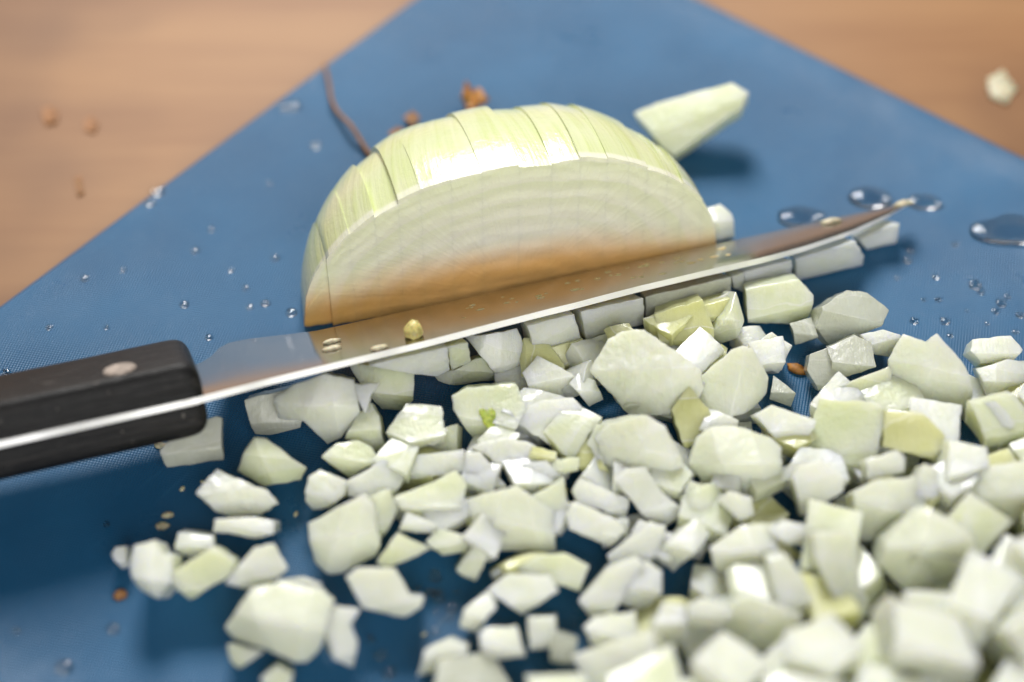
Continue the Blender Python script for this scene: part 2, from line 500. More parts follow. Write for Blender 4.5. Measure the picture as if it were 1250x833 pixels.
def simplify(poly, tol):
    p = [Vector(q) for q in poly]
    while len(p) > 4:
        best = None
        for i in range(len(p)):
            a, b, c = p[i - 1], p[i], p[(i + 1) % len(p)]
            d = c - a; h = abs(d.x * (b.y - a.y) - d.y * (b.x - a.x)) / max(d.length, 1e-9)
            if best is None or h < best[0]: best = (h, i)
        if best[0] > tol: break
        p.pop(best[1])
    return p
def piece_bm(poly, t, seed, bulge=.0005, fold=None, fine=.0017, bev=.00011, rough=1.0):
    """poly: 2D outline of the piece seen square on; folded along cut edges into facets, closed behind at depth t"""
    rn = random.Random(seed)
    bm = bmesh.new()
    pts = []
    if len(poly) > 5: poly = simplify(poly, .00055)
    L = len(poly)
    for i in range(L):                                   # a little raggedness between the traced corners
        a = Vector(poly[i]); b = Vector(poly[(i + 1) % L]); d = b - a
        pts.append(a)
        m = int(d.length / .0016)
        for q in range(1, m + 1):
            pts.append(a + d * ((q + rn.uniform(-.25, .25)) / (m + 1)) + Vector((-d.y, d.x)).normalized() * rn.uniform(-.00013, .00013))
    cx = sum(p.x for p in pts) / len(pts); cy = sum(p.y for p in pts) / len(pts)
    bm.faces.new([bm.verts.new((p.x, p.y, 0)) for p in pts])
    x0, x1 = min(p.x for p in pts), max(p.x for p in pts); y0, y1 = min(p.y for p in pts), max(p.y for p in pts)
    for ang, fr, dn, up in (fold or ()):                 # ridge across the face; each side falls away from it
        nrm = Vector((-math.sin(ang), math.cos(ang), 0))
        o = Vector((cx, y0 + (y1 - y0) * fr, 0)) if abs(nrm.y) > .7 else Vector((x0 + (x1 - x0) * fr, cy, 0))
        bmesh.ops.bisect_plane(bm, geom=bm.verts[:] + bm.edges[:] + bm.faces[:], plane_co=(o.x, o.y, 0), plane_no=nrm)
        for v in bm.verts:
            d = (v.co.x - o.x) * nrm.x + (v.co.y - o.y) * nrm.y
            v.co.z -= (d * up if d > 0 else -d * dn)
    tv = list(bm.verts); tf = list(bm.faces)
    zlo = min(v.co.z for v in tv); tp = rn.uniform(.86, .97)
    kx, ky = rn.uniform(-.1, .1), rn.uniform(-.1, .1)
    be = [e for e in bm.edges if len(e.link_faces) == 1]
    mp = {v: bm.verts.new((cx + (v.co.x - cx) * tp + kx * t, cy + (v.co.y - cy) * tp + ky * t, min(v.co.z - .45 * t, zlo * .55 - t))) for v in tv}
    for f in tf: bm.faces.new([mp[v] for v in reversed(f.verts)])
    for e in be:
        a, b = e.verts; bm.faces.new((a, b, mp[b], mp[a]))
    bmesh.ops.recalc_face_normals(bm, faces=bm.faces)
    ed = [e for e in bm.edges if len(e.link_faces) == 2 and e.calc_face_angle(0) > .2]
    bmesh.ops.bevel(bm, geom=ed, offset=bev, segments=1, affect='EDGES', clamp_overlap=True)
    bmesh.ops.triangulate(bm, faces=bm.faces[:], ngon_method='BEAUTY')
    for it in range(4):
        es = [e for e in bm.edges if e.calc_length() > fine]
        if not es or len(bm.verts) > (1100 if fine > .0011 else 3000): break
        bmesh.ops.subdivide_edges(bm, edges=es, cuts=1)
        bmesh.ops.triangulate(bm, faces=[f for f in bm.faces if len(f.verts) > 3])
    rad = max(math.hypot(p.x - cx, p.y - cy) for p in pts)
    cv = rn.uniform(.2, 1.1) * bulge * rn.choice((1, 1, -.6)); ax = rn.uniform(0, math.pi)
    ca, sa = math.cos(ax), math.sin(ax)
    bm.normal_update()
    o = Vector((seed * 1.7, 0, 0))
    for v in bm.verts:
        x, y = v.co.x - cx, v.co.y - cy
        d = (x * ca + y * sa) / rad
        nn = noise.noise(v.co * 240 + o) * .00010 + noise.noise(v.co * 800 + o) * .00009
        if rough > 3: nn += (abs(noise.noise(Vector((v.co.x * 180, v.co.y * 460, v.co.z * 300)) + o)) - .2) * .00012
        v.co += v.normal * nn * rough
        v.co.z -= cv * 1.6 * d * d
    return bm

def folds(seed, tilt, label=''):
    """facets: mostly a top and a front side, sometimes a third side"""
    rn = random.Random(seed * 13 + 5); out = []
    k = rn.random()
    lab = label or ''
    if lab.startswith(('big rough', 'large many-sided', 'large smooth', 'biggest', 'largest', 'chunky', 'wide rounded', 'large notched', 'broad', 'big square', 'big flat')):
        return [(R(rn.uniform(-16, 16)), rn.uniform(.42, .62), rn.uniform(.45, .75), rn.uniform(.3, .5)),
                (R(rn.choice((66, 74, 106, 116))), rn.uniform(.3, .45), rn.uniform(.2, .45), rn.uniform(.12, .3)),
                (R(rn.choice((78, 96, 102))), rn.uniform(.66, .82), rn.uniform(.0, .12), rn.uniform(.3, .6))]
    if lab.startswith('tall pale ridged'):
        return [(R(72), .28, .5, .15), (R(76), .55, .15, .35), (R(70), .8, .05, .5)]
    if any(w in lab for w in ('slab', 'smooth', 'curved', 'layer')):
        out.append((R(rn.uniform(-18, 18)), rn.uniform(.14, .34), rn.uniform(.6, 1.0), rn.uniform(.12, .28)))
        if rn.random() < .6: out.append((R(rn.choice((68, 112, 80))), rn.choice((.12, .2, .8, .88)), rn.uniform(.1, .4), rn.uniform(.1, .4)))
        return out
    if k < .72:
        out.append((R(rn.uniform(-14, 14)), rn.uniform(.34, .62), rn.uniform(.75, 1.1), rn.uniform(.5, .8)))
    else:
        out.append((R(rn.uniform(-15, 15)), rn.uniform(.1, .25), rn.uniform(.7, 1.1), rn.uniform(.15, .3)))
    if rn.random() < .28:
        out.append((R(rn.choice((70, 110, 80, 95))), rn.uniform(.25, .75), rn.uniform(.2, .7), rn.uniform(.1, .5)))
    return out

def frame(n, yaw_hint):
    x = Vector((1, 0, 0)); x = (x - n * x.dot(n)).normalized()
    return x, n.cross(x)

pieces = []
def normal_of(tilt, yaw):
    return Vector((math.sin(R(tilt)) * math.sin(R(yaw)), -math.sin(R(tilt)) * math.cos(R(yaw)), math.cos(R(tilt))))
def mesh_co(bm, mw):
    co = np.array([v.co[:] for v in bm.verts]); m = np.array(mw)
    return co @ m[:3, :3].T + m[:3, 3]
ZP = [(840, 600, 8.5), (760, 690, 7.5), (1000, 520, 10), (1100, 420, 8.5), (1230, 420, 11), (1120, 600, 17), (1230, 600, 18), (1020, 700, 17), (1140, 700, 20), (880, 740, 14), (700, 780, 8), (540, 800, 5.5), (960, 800, 18), (1200, 800, 22), (900, 560, 13), (900, 660, 13)]
def heap_z(x, y):
    ws = [1 / ((x - a) ** 2 + (y - b) ** 2 + 400) ** 1.5 for a, b, _ in ZP]
    return sum(w * c for w, (_, _, c) in zip(ws, ZP)) / sum(ws) / 1000
HEAP = False
def add_piece(px, t, col='w', tilt=25, yaw=0, label=None, group=None, z=None, bulge=.0004, maxz=.0095, name='onion_piece', flat=False):
    tilt = 40 if tilt < 46 and not flat else tilt
    n = normal_of(tilt, yaw); x, y = frame(n, 0)
    cxp = sum(p[0] for p in px) / len(px); cyp = sum(p[1] for p in px) / len(px)
    if HEAP: z = heap_z(cxp, cyp)
    zc = .006 if z is None else z
    seed = len(pieces) + 1
    fo = [(.35, .45, .3, .25)] if flat else folds(seed, tilt, label)
    lb = label or ''
    rgh = 3.2 if any(w in lb for w in ('big rough', 'with torn', 'with ragged', 'with crusty')) else (1.6 if 'large' in lb or 'big' in lb else 1.0)
    if any(w in lb for w in ('rounded', 'smooth', 'ridged', 'many-sided')): bulge = max(bulge, .0016)
    NI = 6
    for it in range(NI):
        c = ground(cxp, cyp, zc)
        poly = []
        for p in px:
            q = on_plane(p[0], p[1], c, n) - c
            poly.append((q.dot(x), q.dot(y)))
        ar = sum(poly[i][0] * poly[(i + 1) % len(poly)][1] - poly[(i + 1) % len(poly)][0] * poly[i][1] for i in range(len(poly)))
        if ar < 0: poly = poly[::-1]
        mw = Matrix(((x.x, y.x, n.x, c.x), (x.y, y.y, n.y, c.y), (x.z, y.z, n.z, c.z), (0, 0, 0, 1)))
        bm = piece_bm(poly, t / 1000, seed, bulge, fo, rough=rgh, fine=.0017 if rgh < 3 else .0010)
        co = mesh_co(bm, mw)
        lift = -co[:, 2].min()
        if z is None:
            dz = settle(co)
            dz = max(min(dz, maxz - zc), lift)
        else:
            dz = max(lift, 0)
        if it == NI - 1 or abs(dz) < .0002: break
        zc += dz * (.6 if it < NI - 2 else 1); bm.free()
    if lift > 0:
        for v in bm.verts:                               # trim what would sink into the board
            w = mw @ v.co
            if w.z < .0001: v.co += n * 0 + (mw.to_3x3().inverted() @ Vector((0, 0, .0001 - w.z)))
        co = mesh_co(bm, mw)
    deposit(co)
    o = link_mesh(name, bm_mesh('onion_piece', bm, 26), OM[col]); o.matrix_world = mw
    pieces.append(o)
    tag(o, label, 'onion piece', group)
    return o

def random_piece(gx, gy, col, size, label, group, spread=28, limit=1.0, thick=(.0045, .008)):
    rn = random.Random(len(pieces) * 7 + int(gx * 1e5) % 97)
    nv = rn.choice((4, 4, 4, 5)); poly = []
    for i in range(nv):
        a = 2 * math.pi * (i + .5 + rn.uniform(-.13, .13)) / nv; r = size * rn.uniform(.85, 1.2)
        poly.append((r * math.cos(a) * 1.15, r * math.sin(a) * .95))
    fo = [(rn.uniform(-.2, .2), rn.choice((.2, .8)), rn.uniform(.1, .5), rn.uniform(.1, .5))] if rn.random() < .3 else None
    bm = piece_bm(poly, rn.uniform(*thick), len(pieces) + 1, .0012, fo)
    best = None
    for tr in range(5):
        n = normal_of(rn.uniform(0, spread), rn.uniform(0, 360)); x, y = frame(n, 0)
        rz = rn.uniform(0, 6.28)
        x2 = x * math.cos(rz) + y * math.sin(rz); y2 = n.cross(x2)
        mw = Matrix(((x2.x, y2.x, n.x, gx), (x2.y, y2.y, n.y, gy), (x2.z, y2.z, n.z, 0), (0, 0, 0, 1)))
        co = mesh_co(bm, mw); dz = settle(co)
        top = co[:, 2].mean() + dz
        if best is None or top < best[0]: best = (top, mw, dz, co)
    _, mw, dz, co = best
    if (co[:, 2] + dz).max() > limit:
        bm.free(); return None
    co[:, 2] += dz; deposit(co)
    o = link_mesh('onion_piece', bm_mesh('onion_piece', bm, 26), OM[col]); o.matrix_world = Matrix.Translation((0, 0, dz)) @ mw
    pieces.append(o); tag(o, label, 'onion piece', group)
    return o

def inside(x, y, poly):
    r = False; j = len(poly) - 1
    for i in range(len(poly)):
        if (poly[i][1] > y) != (poly[j][1] > y) and x < (poly[j][0] - poly[i][0]) * (y - poly[i][1]) / (poly[j][1] - poly[i][1]) + poly[i][0]: r = not r
        j = i
    return r

# --- pieces stuck under the blade, hanging from below the spine
def cling(px, depth, col, label, group=None):
    w_of = lambda u: float(np.interp(u, su, sw))
    cxp = sum(p[0] for p in px) / len(px); ytop = min(p[1] for p in px)
    pu, pw = uw(cxp, sum(p[1] for p in px) / len(px) - 12)
    p0 = tip + U * pu + S * (w_of(pu) + .0004) - N * TS
    nrm = Vh.copy()
    ylocal = Vector((0, 0, 1)); xl = nrm.cross(ylocal) * -1
    c = on_plane(cxp, sum(p[1] for p in px) / len(px), p0, nrm)
    poly = []
    for p in px:
        q = on_plane(p[0], p[1], p0, nrm)
        # keep below the underside of the blade
        u_ = (q - tip).dot(U); lim = tip + U * u_ + S * (w_of(u_) + .0004) - N * (TS - .0002)
        if q.z > lim.z: q.z = lim.z
        if q.z < .0003: q.z = .0003
        q -= c
        poly.append((q.dot(xl), q.dot(ylocal)))
    ar = sum(poly[i][0] * poly[(i + 1) % len(poly)][1] - poly[(i + 1) % len(poly)][0] * poly[i][1] for i in range(len(poly)))
    if ar < 0: poly = poly[::-1]
    nl = xl.cross(ylocal)
    bm = piece_bm(poly, depth / 1000, len(pieces) + 1, .0003)
    # shear so that the body runs down along the blade's underside
    for v in bm.verts: v.co.y += v.co.z * math.tan(THETA) * .95
    mw = Matrix(((xl.x, ylocal.x, nl.x, c.x), (xl.y, ylocal.y, nl.y, c.y), (xl.z, ylocal.z, nl.z, c.z), (0, 0, 0, 1)))
    for v in bm.verts:
        wz = (mw @ v.co).z
        if wz < .0003: v.co.y += .0003 - wz
    co = mesh_co(bm, mw); deposit(co)
    o = link_mesh('onion_piece', bm_mesh('onion_piece', bm, 26), OM[col]); o.matrix_world = mw
    pieces.append(o); tag(o, label, 'onion piece', group)

G_CL = 'cut pieces stuck under the blade'
cling([(450, 447), (546, 424), (549, 452), (534, 460), (508, 458)], 5, 'w', 'wide pale green strip stuck under the blade below the yellow crumb', G_CL)
cling([(546, 424), (571, 418), (575, 442), (552, 452)], 6, 'g', 'narrow green piece under the blade between two wider strips', G_CL)
cling([(643, 398), (701, 384), (710, 416), (654, 433)], 6, 'w', 'bright white square slab hanging below the middle of the blade', G_CL)
cling([(709, 381), (786, 364), (787, 396), (716, 415)], 6, 'w', 'wide pale yellow slab under the blade beside the white square slab', G_CL)
cling([(788, 363), (892, 338), (892, 360), (840, 374), (788, 388)], 4, 't', 'long thin translucent strip stuck flat below the blade spine', G_CL)
cling([(893, 338), (908, 333), (910, 358), (896, 352)], 4, 'g', 'tiny green sliver between the translucent strip and a ragged piece', G_CL)
cling([(908, 333), (967, 318), (967, 336), (950, 346), (938, 355), (910, 357)], 5, 'w', 'ragged pale piece under the blade toward its tip', G_CL)
cling([(971, 317), (1044, 294), (1055, 312), (1051, 336), (1042, 327), (990, 351), (971, 353)], 6, 'w', 'large white piece with jagged lower corner under the blade toward the tip', G_CL)
cling([(1050, 293), (1090, 274), (1100, 270), (1091, 316), (1057, 312)], 4, 'w', 'small white piece right under the knife tip', G_CL)
HM[:] = 0.0

# onion foot and knife as obstacles are left out of the height map on purpose: traced pieces keep clear of them

# --- low pieces between and beneath the others, seen through the gaps of the pile
KIND = {'w': 'white', 'g': 'pale green', 'y': 'yellow-green', 't': 'glassy'}
rn = random.Random(21)
pile = [(560, 500), (640, 440), (720, 440), (850, 400), (960, 430), (1000, 510), (1080, 490), (1060, 600), (960, 640), (850, 690), (790, 720), (730, 620), (700, 640), (640, 700), (600, 700), (540, 650), (480, 630), (470, 590)]
gaps = [[(500, 460), (560, 460), (560, 540), (510, 545)], [(930, 400), (1015, 410), (1015, 515), (945, 515)], [(545, 465), (650, 465), (640, 550), (560, 550)], [(1000, 570), (1060, 560), (1040, 610), (1000, 610)]]
filled = 0
for k in range(800):
    x, y = rn.uniform(470, 1080), rn.uniform(400, 720)
    if filled >= 115 or not inside(x, y, pile) or any(inside(x, y, q) for q in gaps): continue
    g = ground(x, y, .002)
    c = rn.choice('wwggy')
    if random_piece(g.x, g.y, c, rn.uniform(.0038, .0058), 'small ' + KIND[c] + ' dice filling a gap between larger pieces of the pile', 'small ' + KIND[c] + ' dice in the gaps', 40, limit=.0103, thick=(.0030, .0050)): filled += 1
HM[:] = 0.0

# --- pieces under and just in front of the blade, standing on the board
Z = dict(z=.0055)
P = add_piece
P([(912, 358), (978, 346), (994, 362), (990, 392), (970, 402), (914, 396)], 6, 'g', 58, 0, 'dull green piece standing on the board below the blade tip section', None, z=.004)
P([(1005, 374), (1040, 353), (1066, 356), (1090, 378), (1078, 398), (1024, 420), (1002, 398)], 6, 't', 28, 15, 'glassy pointed piece lying alone on wet board below the knife tip')
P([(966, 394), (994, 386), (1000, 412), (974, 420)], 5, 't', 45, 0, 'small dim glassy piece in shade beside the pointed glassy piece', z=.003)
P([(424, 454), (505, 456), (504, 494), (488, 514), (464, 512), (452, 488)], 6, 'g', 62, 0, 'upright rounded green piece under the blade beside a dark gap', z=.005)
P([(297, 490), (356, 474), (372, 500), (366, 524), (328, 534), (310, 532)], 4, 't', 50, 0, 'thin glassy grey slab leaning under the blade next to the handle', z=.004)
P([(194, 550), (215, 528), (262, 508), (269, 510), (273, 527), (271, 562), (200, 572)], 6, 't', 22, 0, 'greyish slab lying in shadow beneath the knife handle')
P([(528, 462), (548, 454), (580, 442), (600, 440), (608, 472), (556, 476), (534, 470)], 6, 'g', 52, 0, 'green wedge lying in front of the strips under the blade', z=.004)
P([(570, 415), (634, 404), (650, 440), (628, 468), (606, 458), (590, 440)], 6, 'w', 52, 10, 'pale rounded pair of layers under the blade beside the white square slab', z=.005)
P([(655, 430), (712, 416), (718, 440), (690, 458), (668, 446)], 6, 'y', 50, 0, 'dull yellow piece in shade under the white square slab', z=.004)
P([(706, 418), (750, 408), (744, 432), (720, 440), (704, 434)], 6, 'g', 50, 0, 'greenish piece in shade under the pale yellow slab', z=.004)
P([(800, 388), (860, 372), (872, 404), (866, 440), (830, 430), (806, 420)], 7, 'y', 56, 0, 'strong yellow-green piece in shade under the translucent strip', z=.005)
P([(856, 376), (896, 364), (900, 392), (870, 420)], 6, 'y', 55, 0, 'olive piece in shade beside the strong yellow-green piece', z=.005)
P([(868, 438), (884, 392), (908, 360), (912, 395), (908, 416), (884, 432)], 6, 'g', 52, 15, 'pale yellow pointed piece standing upright against the blade', z=.006)
P([(472, 520), (508, 508), (527, 552), (490, 556)], 6, 'g', 32, -10, 'small two-toned square piece beside the dark gap in the pile')
P([(551, 484), (570, 473), (604, 468), (630, 468), (642, 500), (640, 512), (630, 524), (600, 538), (580, 541), (562, 518), (553, 500)], 7, 'g', 34, 0, 'rounded piece with a green sprout heart in its middle')
from mathutils.bvhtree import BVHTree
pc = pieces[-1]; bpy.context.view_layer.update()
tree = BVHTree.FromPolygons([pc.matrix_world @ v.co for v in pc.data.vertices], [p.vertices[:] for p in pc.data.polygons])
M_sprout = plain('green_sprout', (.42, .50, .08), .4, .3)
for x, y, r in ((596, 512, .0012), (600, 506, .0008), (591, 506, .0008)):
    hit, hn, _, _ = tree.ray_cast(cam_pos, ray(x, y))
    if hit is None: continue
    bmx = bmesh.new(); bmesh.ops.create_icosphere(bmx, subdivisions=2, radius=1)
    for v in bmx.verts: v.co = Vector((v.co.x * r * (1 + .3 * noise.noise(v.co * 2)), v.co.y * r * 1.7, v.co.z * .00012))
    so = link_mesh('sprout', bm_mesh('sprout', bmx), M_sprout)
    zq = hn.to_track_quat('Z', 'Y').to_matrix().to_4x4()
    so.parent = pc; so.matrix_world = Matrix.Translation(hit) @ zq
P([(500, 540), (540, 520), (548, 526), (530, 545)], 3, 't', 20, 0, 'dim glassy chip lying in the dark gap')
P([(637, 455), (656, 433), (698, 456), (716, 478), (690, 492), (662, 492), (648, 480)], 6, 'w', 36, 0, 'slightly pinkish five-sided piece behind the sprout-heart piece')
P([(694, 468), (706, 454), (728, 464), (738, 488), (720, 497), (708, 489)], 6, 'w', 34, 0, 'small pale block beside the rough white chunk')
P([(633, 518), (646, 496), (662, 488), (700, 485), (712, 498), (696, 530), (684, 552)], 7, 'w', 34, 0, 'smooth heart-shaped pale piece in front of the pinkish piece')
P([(650, 545), (680, 552), (678, 568), (640, 566)], 5, 'y', 30, 0, 'olive sliver wedged below the heart-shaped piece')
P([(696, 536), (712, 518), (724, 550), (750, 584), (724, 588), (708, 574)], 6, 'y', 34, 0, 'yellowish curved layer beside a large smooth rounded piece')
P([(716, 542), (728, 518), (750, 522), (750, 552), (766, 568), (756, 580), (730, 562)], 6, 'g', 34, 0, 'pale curved layer between the yellowish layer and large rounded piece')
P([(744, 534), (760, 516), (796, 506), (818, 520), (832, 546), (847, 580), (828, 610), (804, 600), (776, 574), (756, 566)], 8, 'w', 36, 20, 'large smooth rounded piece with satin layer below the rough chunk', bulge=.0012)
P([(842, 470), (866, 500), (872, 520), (856, 540), (838, 552), (826, 520), (820, 500)], 7, 'y', 40, 0, 'deep yellow-green piece showing below the rough chunk')
P([(722, 452), (744, 412), (762, 402), (788, 402), (826, 424), (858, 450), (862, 472), (852, 494), (820, 505), (776, 510), (742, 478)], 10, 'w', 32, 0, 'big rough white chunk with torn surface just below the blade', bulge=.0014)
P([(864, 446), (884, 418), (892, 424), (880, 456), (866, 470)], 5, 'y', 40, 0, 'thin yellow sliver behind a tall ridged piece')
P([(926, 418), (944, 405), (968, 422), (968, 430), (952, 456), (940, 452), (934, 436)], 5, 'w', 40, 20, 'white blade-like piece rising behind the tall ridged piece')
P([(946, 458), (972, 480), (968, 497), (940, 488)], 4, 't', 30, 0, 'small glassy wet chip beside the orange crumb')
P([(852, 468), (898, 426), (912, 421), (924, 424), (938, 440), (946, 460), (944, 480), (920, 502), (870, 520), (852, 500)], 8, 'w', 42, 5, 'tall pale ridged piece facing the camera right of the rough chunk', bulge=.0012)
P([(986, 452), (990, 432), (1012, 424), (1022, 456), (1000, 478)], 6, 't', 32, 0, 'wet glassy piece with droplets beside the orange crumb')
P([(1012, 424), (1048, 408), (1068, 418), (1070, 448), (1034, 464), (1020, 466)], 6, 't', 30, 0, 'grey glassy piece behind the wet glassy piece')

# --- loose pieces in front, on the left
P([(284, 576), (298, 556), (308, 534), (322, 535), (356, 560), (372, 572), (364, 587), (344, 593), (318, 596)], 7, 'g', 42, 0, 'greenish fan-shaped piece lying alone in the handle shadow')
P([(237, 601), (262, 574), (270, 574), (288, 584), (325, 600), (338, 616), (318, 628), (282, 633), (262, 626)], 7, 'w', 34, 0, 'wet white piece with torn side next to the fan-shaped piece')
P([(434, 508), (452, 492), (462, 508), (469, 550), (464, 558), (438, 540), (420, 536)], 6, 'g', 42, 0, 'pale green piece below the torn white shard')
P([(328, 492), (356, 472), (396, 458), (430, 466), (438, 505), (414, 538), (396, 548), (368, 518), (334, 516)], 8, 'w', 46, 0, 'chunky white piece leaning against the blade near the handle', z=.010)
P([(418, 464), (440, 470), (464, 466), (452, 482), (446, 506), (438, 490), (424, 488)], 2.2, 'w', 44, 0, 'torn white shard sticking out of the chunky white piece', z=.013)
P([(392, 558), (410, 541), (436, 538), (452, 546), (462, 562), (440, 576), (424, 585)], 7, 'g', 32, 0, 'five-sided greenish piece in front of the chunky white piece')
P([(369, 612), (376, 584), (388, 573), (400, 575), (424, 588), (420, 606), (400, 620), (380, 624)], 8, 'w', 30, 0, 'white piece with ragged left side beside the big flat slab')
P([(422, 588), (466, 562), (490, 568), (492, 588), (480, 606), (456, 612), (424, 606)], 7, 'w', 30, 0, 'soft pale piece behind the big flat slab')
P([(456, 606), (478, 598), (488, 622), (468, 658), (458, 650)], 7, 'g', 36, 25, 'narrow greenish wedge beside the big flat slab')
P([(370, 642), (390, 628), (440, 605), (454, 616), (458, 648), (462, 668), (456, 682), (416, 702), (396, 704), (380, 690), (372, 664)], 8, 'w', 28, 0, 'big flat white slab tilted on the left side of the pile', bulge=.001)
P([(134, 678), (138, 669), (150, 668), (156, 692), (148, 696)], 4, 'w', 30, 0, 'tiny white chip at the outer end of the left cluster')
P([(153, 668), (180, 661), (190, 678), (202, 678), (204, 712), (185, 734), (164, 722), (153, 692)], 8, 'w', 34, -10, 'glossy faceted piece beside the tiny chip')
P([(211, 672), (216, 651), (234, 651), (260, 656), (262, 672), (230, 682)], 8, 'w', 20, 0, 'white block at the back of the left cluster')
P([(258, 650), (262, 634), (310, 632), (334, 638), (334, 652), (310, 658)], 8, 'w', 18, 0, 'white bar lying behind the left cluster')
P([(201, 704), (234, 686), (258, 668), (286, 686), (282, 702), (258, 718), (230, 734)], 6, 'g', 36, 0, 'pale yellow kite-shaped piece at the front of the left cluster')
P([(274, 712), (310, 668), (334, 664), (352, 694), (330, 714), (300, 720)], 6, 'w', 32, 0, 'white arrow-shaped piece between the bar and the largest front slab')
P([(336, 709), (370, 706), (392, 714), (380, 724), (342, 722)], 5, 'w', 15, 0, 'small white sliver behind the largest front slab')
P([(276, 788), (322, 796), (290, 818), (280, 807)], 6, 'g', 20, 0, 'pale corner piece under the largest front slab')
P([(318, 829), (338, 813), (358, 823), (350, 850), (326, 850)], 7, 'g', 25, 0, 'small greenish piece in front of the largest front slab')
P([(264, 775), (300, 723), (334, 717), (388, 725), (404, 739), (394, 763), (388, 795), (370, 815), (354, 815), (320, 799), (274, 789)], 8, 'w', 24, 0, 'largest flat white slab lying apart on the front left', bulge=.0012)
P([(421, 705), (434, 694), (480, 694), (501, 728), (518, 730), (514, 743), (493, 756), (442, 743)], 8, 'w', 22, 0, 'white L-shaped block with pointed end on wet board')
P([(400, 755), (414, 741), (442, 745), (430, 763), (438, 783), (434, 817), (410, 807), (400, 779)], 7, 'w', 30, 20, 'curved white sliver standing in front of the L-shaped block')

# --- middle of the pile
P([(459, 688), (484, 652), (526, 672), (472, 694)], 6, 'g', 30, 0, 'greenish triangle lying on the board below the larger triangle')
P([(520, 662), (534, 646), (572, 656), (572, 676), (540, 679)], 7, 'g', 28, 0, 'green-edged block in front of the larger triangle')
P([(486, 648), (496, 626), (534, 640), (530, 652)], 5, 'w', 25, 0, 'small white sliver between two greenish triangles')
P([(575, 546), (590, 538), (618, 534), (656, 546), (648, 564), (620, 574), (598, 562)], 7, 'w', 30, 0, 'pale block with crusty upper edge behind the curved bar')
P([(491, 558), (566, 550), (568, 576), (500, 586), (492, 580)], 7, 'w', 34, 0, 'long white bar lying across behind the larger triangle')
P([(568, 554), (586, 552), (602, 568), (618, 594), (598, 600), (588, 582), (567, 574)], 8, 'w', 24, 0, 'bright curved bar next to the long white bar')
P([(480, 608), (556, 576), (570, 592), (556, 652), (546, 652), (488, 622)], 6, 'g', 30, 0, 'larger pale triangle in front of the long white bar')
P([(622, 594), (638, 566), (668, 562), (682, 580), (664, 588), (642, 606)], 7, 'w', 28, 0, 'white arched piece behind the big square slab')
P([(668, 564), (708, 559), (706, 575), (680, 582)], 5, 'g', 22, 0, 'thin pale strip beside the white arched piece')
P([(557, 698), (578, 668), (596, 680), (580, 711)], 7, 'g', 28, 0, 'greenish block under the big square slab on its left')
P([(598, 700), (620, 684), (630, 694), (602, 710)], 6, 'w', 25, 0, 'small white block between the greenish and glossy blocks')
P([(628, 696), (656, 680), (692, 677), (720, 692), (708, 724), (678, 710)], 7, 'g', 24, 0, 'glossy greenish piece with bright highlights below the square slab')
P([(640, 612), (688, 584), (694, 618), (690, 650), (660, 650)], 6, 'g', 28, 0, 'pale yellow triangle at the side of the big square slab')
P([(569, 611), (630, 594), (660, 612), (678, 628), (680, 676), (589, 676), (576, 649)], 8, 'w', 28, 0, 'big square white slab in the middle of the pile')
P([(698, 600), (708, 584), (770, 610), (766, 634), (748, 632), (704, 614)], 7, 'w', 28, 0, 'white slab with dark edge beside the square slab')
P([(690, 628), (700, 613), (748, 632), (764, 648), (746, 670), (694, 646)], 8, 'w', 22, 0, 'bright white block in front of the dark-edged slab')
P([(749, 586), (764, 572), (788, 571), (806, 598), (826, 612), (838, 626), (816, 643), (788, 632), (768, 608)], 7, 'w', 22, 0, 'brightest white bar lying slantwise below the smooth rounded piece')
P([(594, 722), (620, 702), (672, 704), (682, 722), (638, 752)], 7, 'w', 26, 0, 'white leaf-shaped piece in front of the glossy greenish piece')
P([(558, 768), (566, 744), (592, 724), (604, 744), (576, 774)], 7, 'w', 26, -15, 'narrow white block left of the leaf-shaped piece')

# --- fill of the heap (mostly hidden, carries the pieces on top)
heap = [(740, 800), (850, 690), (960, 640), (1040, 610), (1075, 480), (1330, 440), (1380, 960), (560, 960)]
for k in range(560):
    x, y = rn.uniform(540, 1380), rn.uniform(440, 960)
    if not inside(x, y, heap): continue
    hz = heap_z(x, y); g = ground(x, y, hz * .6)
    c = rn.choice('wwggy')
    random_piece(g.x, g.y, c, rn.uniform(.005, .007), KIND[c] + ' dice buried low in the deep heap in front of the knife', KIND[c] + ' dice low in the heap', 30, limit=hz - .0006, thick=(.0035, .006))
HEAP = True

# --- traced pieces on the heap
P([(830, 608), (860, 592), (890, 588), (884, 614), (846, 646)], 7, 'g', 28, 0, 'greenish wedge at the foot of the large many-sided chunk')
P([(740, 678), (792, 638), (812, 644), (802, 680), (780, 688), (746, 692)], 6, 'w', 28, -10, 'slanting grey-white strip upper of a parallel pair')
P([(706, 734), (740, 696), (776, 684), (786, 690), (760, 730), (746, 754), (720, 756)], 7, 'w', 28, -10, 'slanting grey-white strip lower of a parallel pair')
P([(760, 738), (780, 698), (794, 684), (812, 698), (808, 726), (792, 750)], 7, 'w', 28, 15, 'pale upright block right of the parallel strips')
P([(804, 674), (832, 650), (856, 634), (870, 654), (824, 702)], 7, 'w', 28, 0, 'pale slanted block between the strips and the heap')
P([(1056, 562), (1096, 550), (1106, 558), (1104, 576), (1060, 586)], 6, 'w', 32, 0, 'small grey block wedged beneath the two-banded slab')
P([(1052, 408), (1080, 402), (1100, 409), (1092, 436), (1068, 432), (1054, 416)], 6, 'w', 36, 0, 'white block with wet corner at the back rim of the heap')
P([(1006, 490), (1020, 474), (1072, 450), (1090, 446), (1092, 476), (1060, 492)], 6, 'g', 30, 0, 'pale green slab behind the two-banded slab')
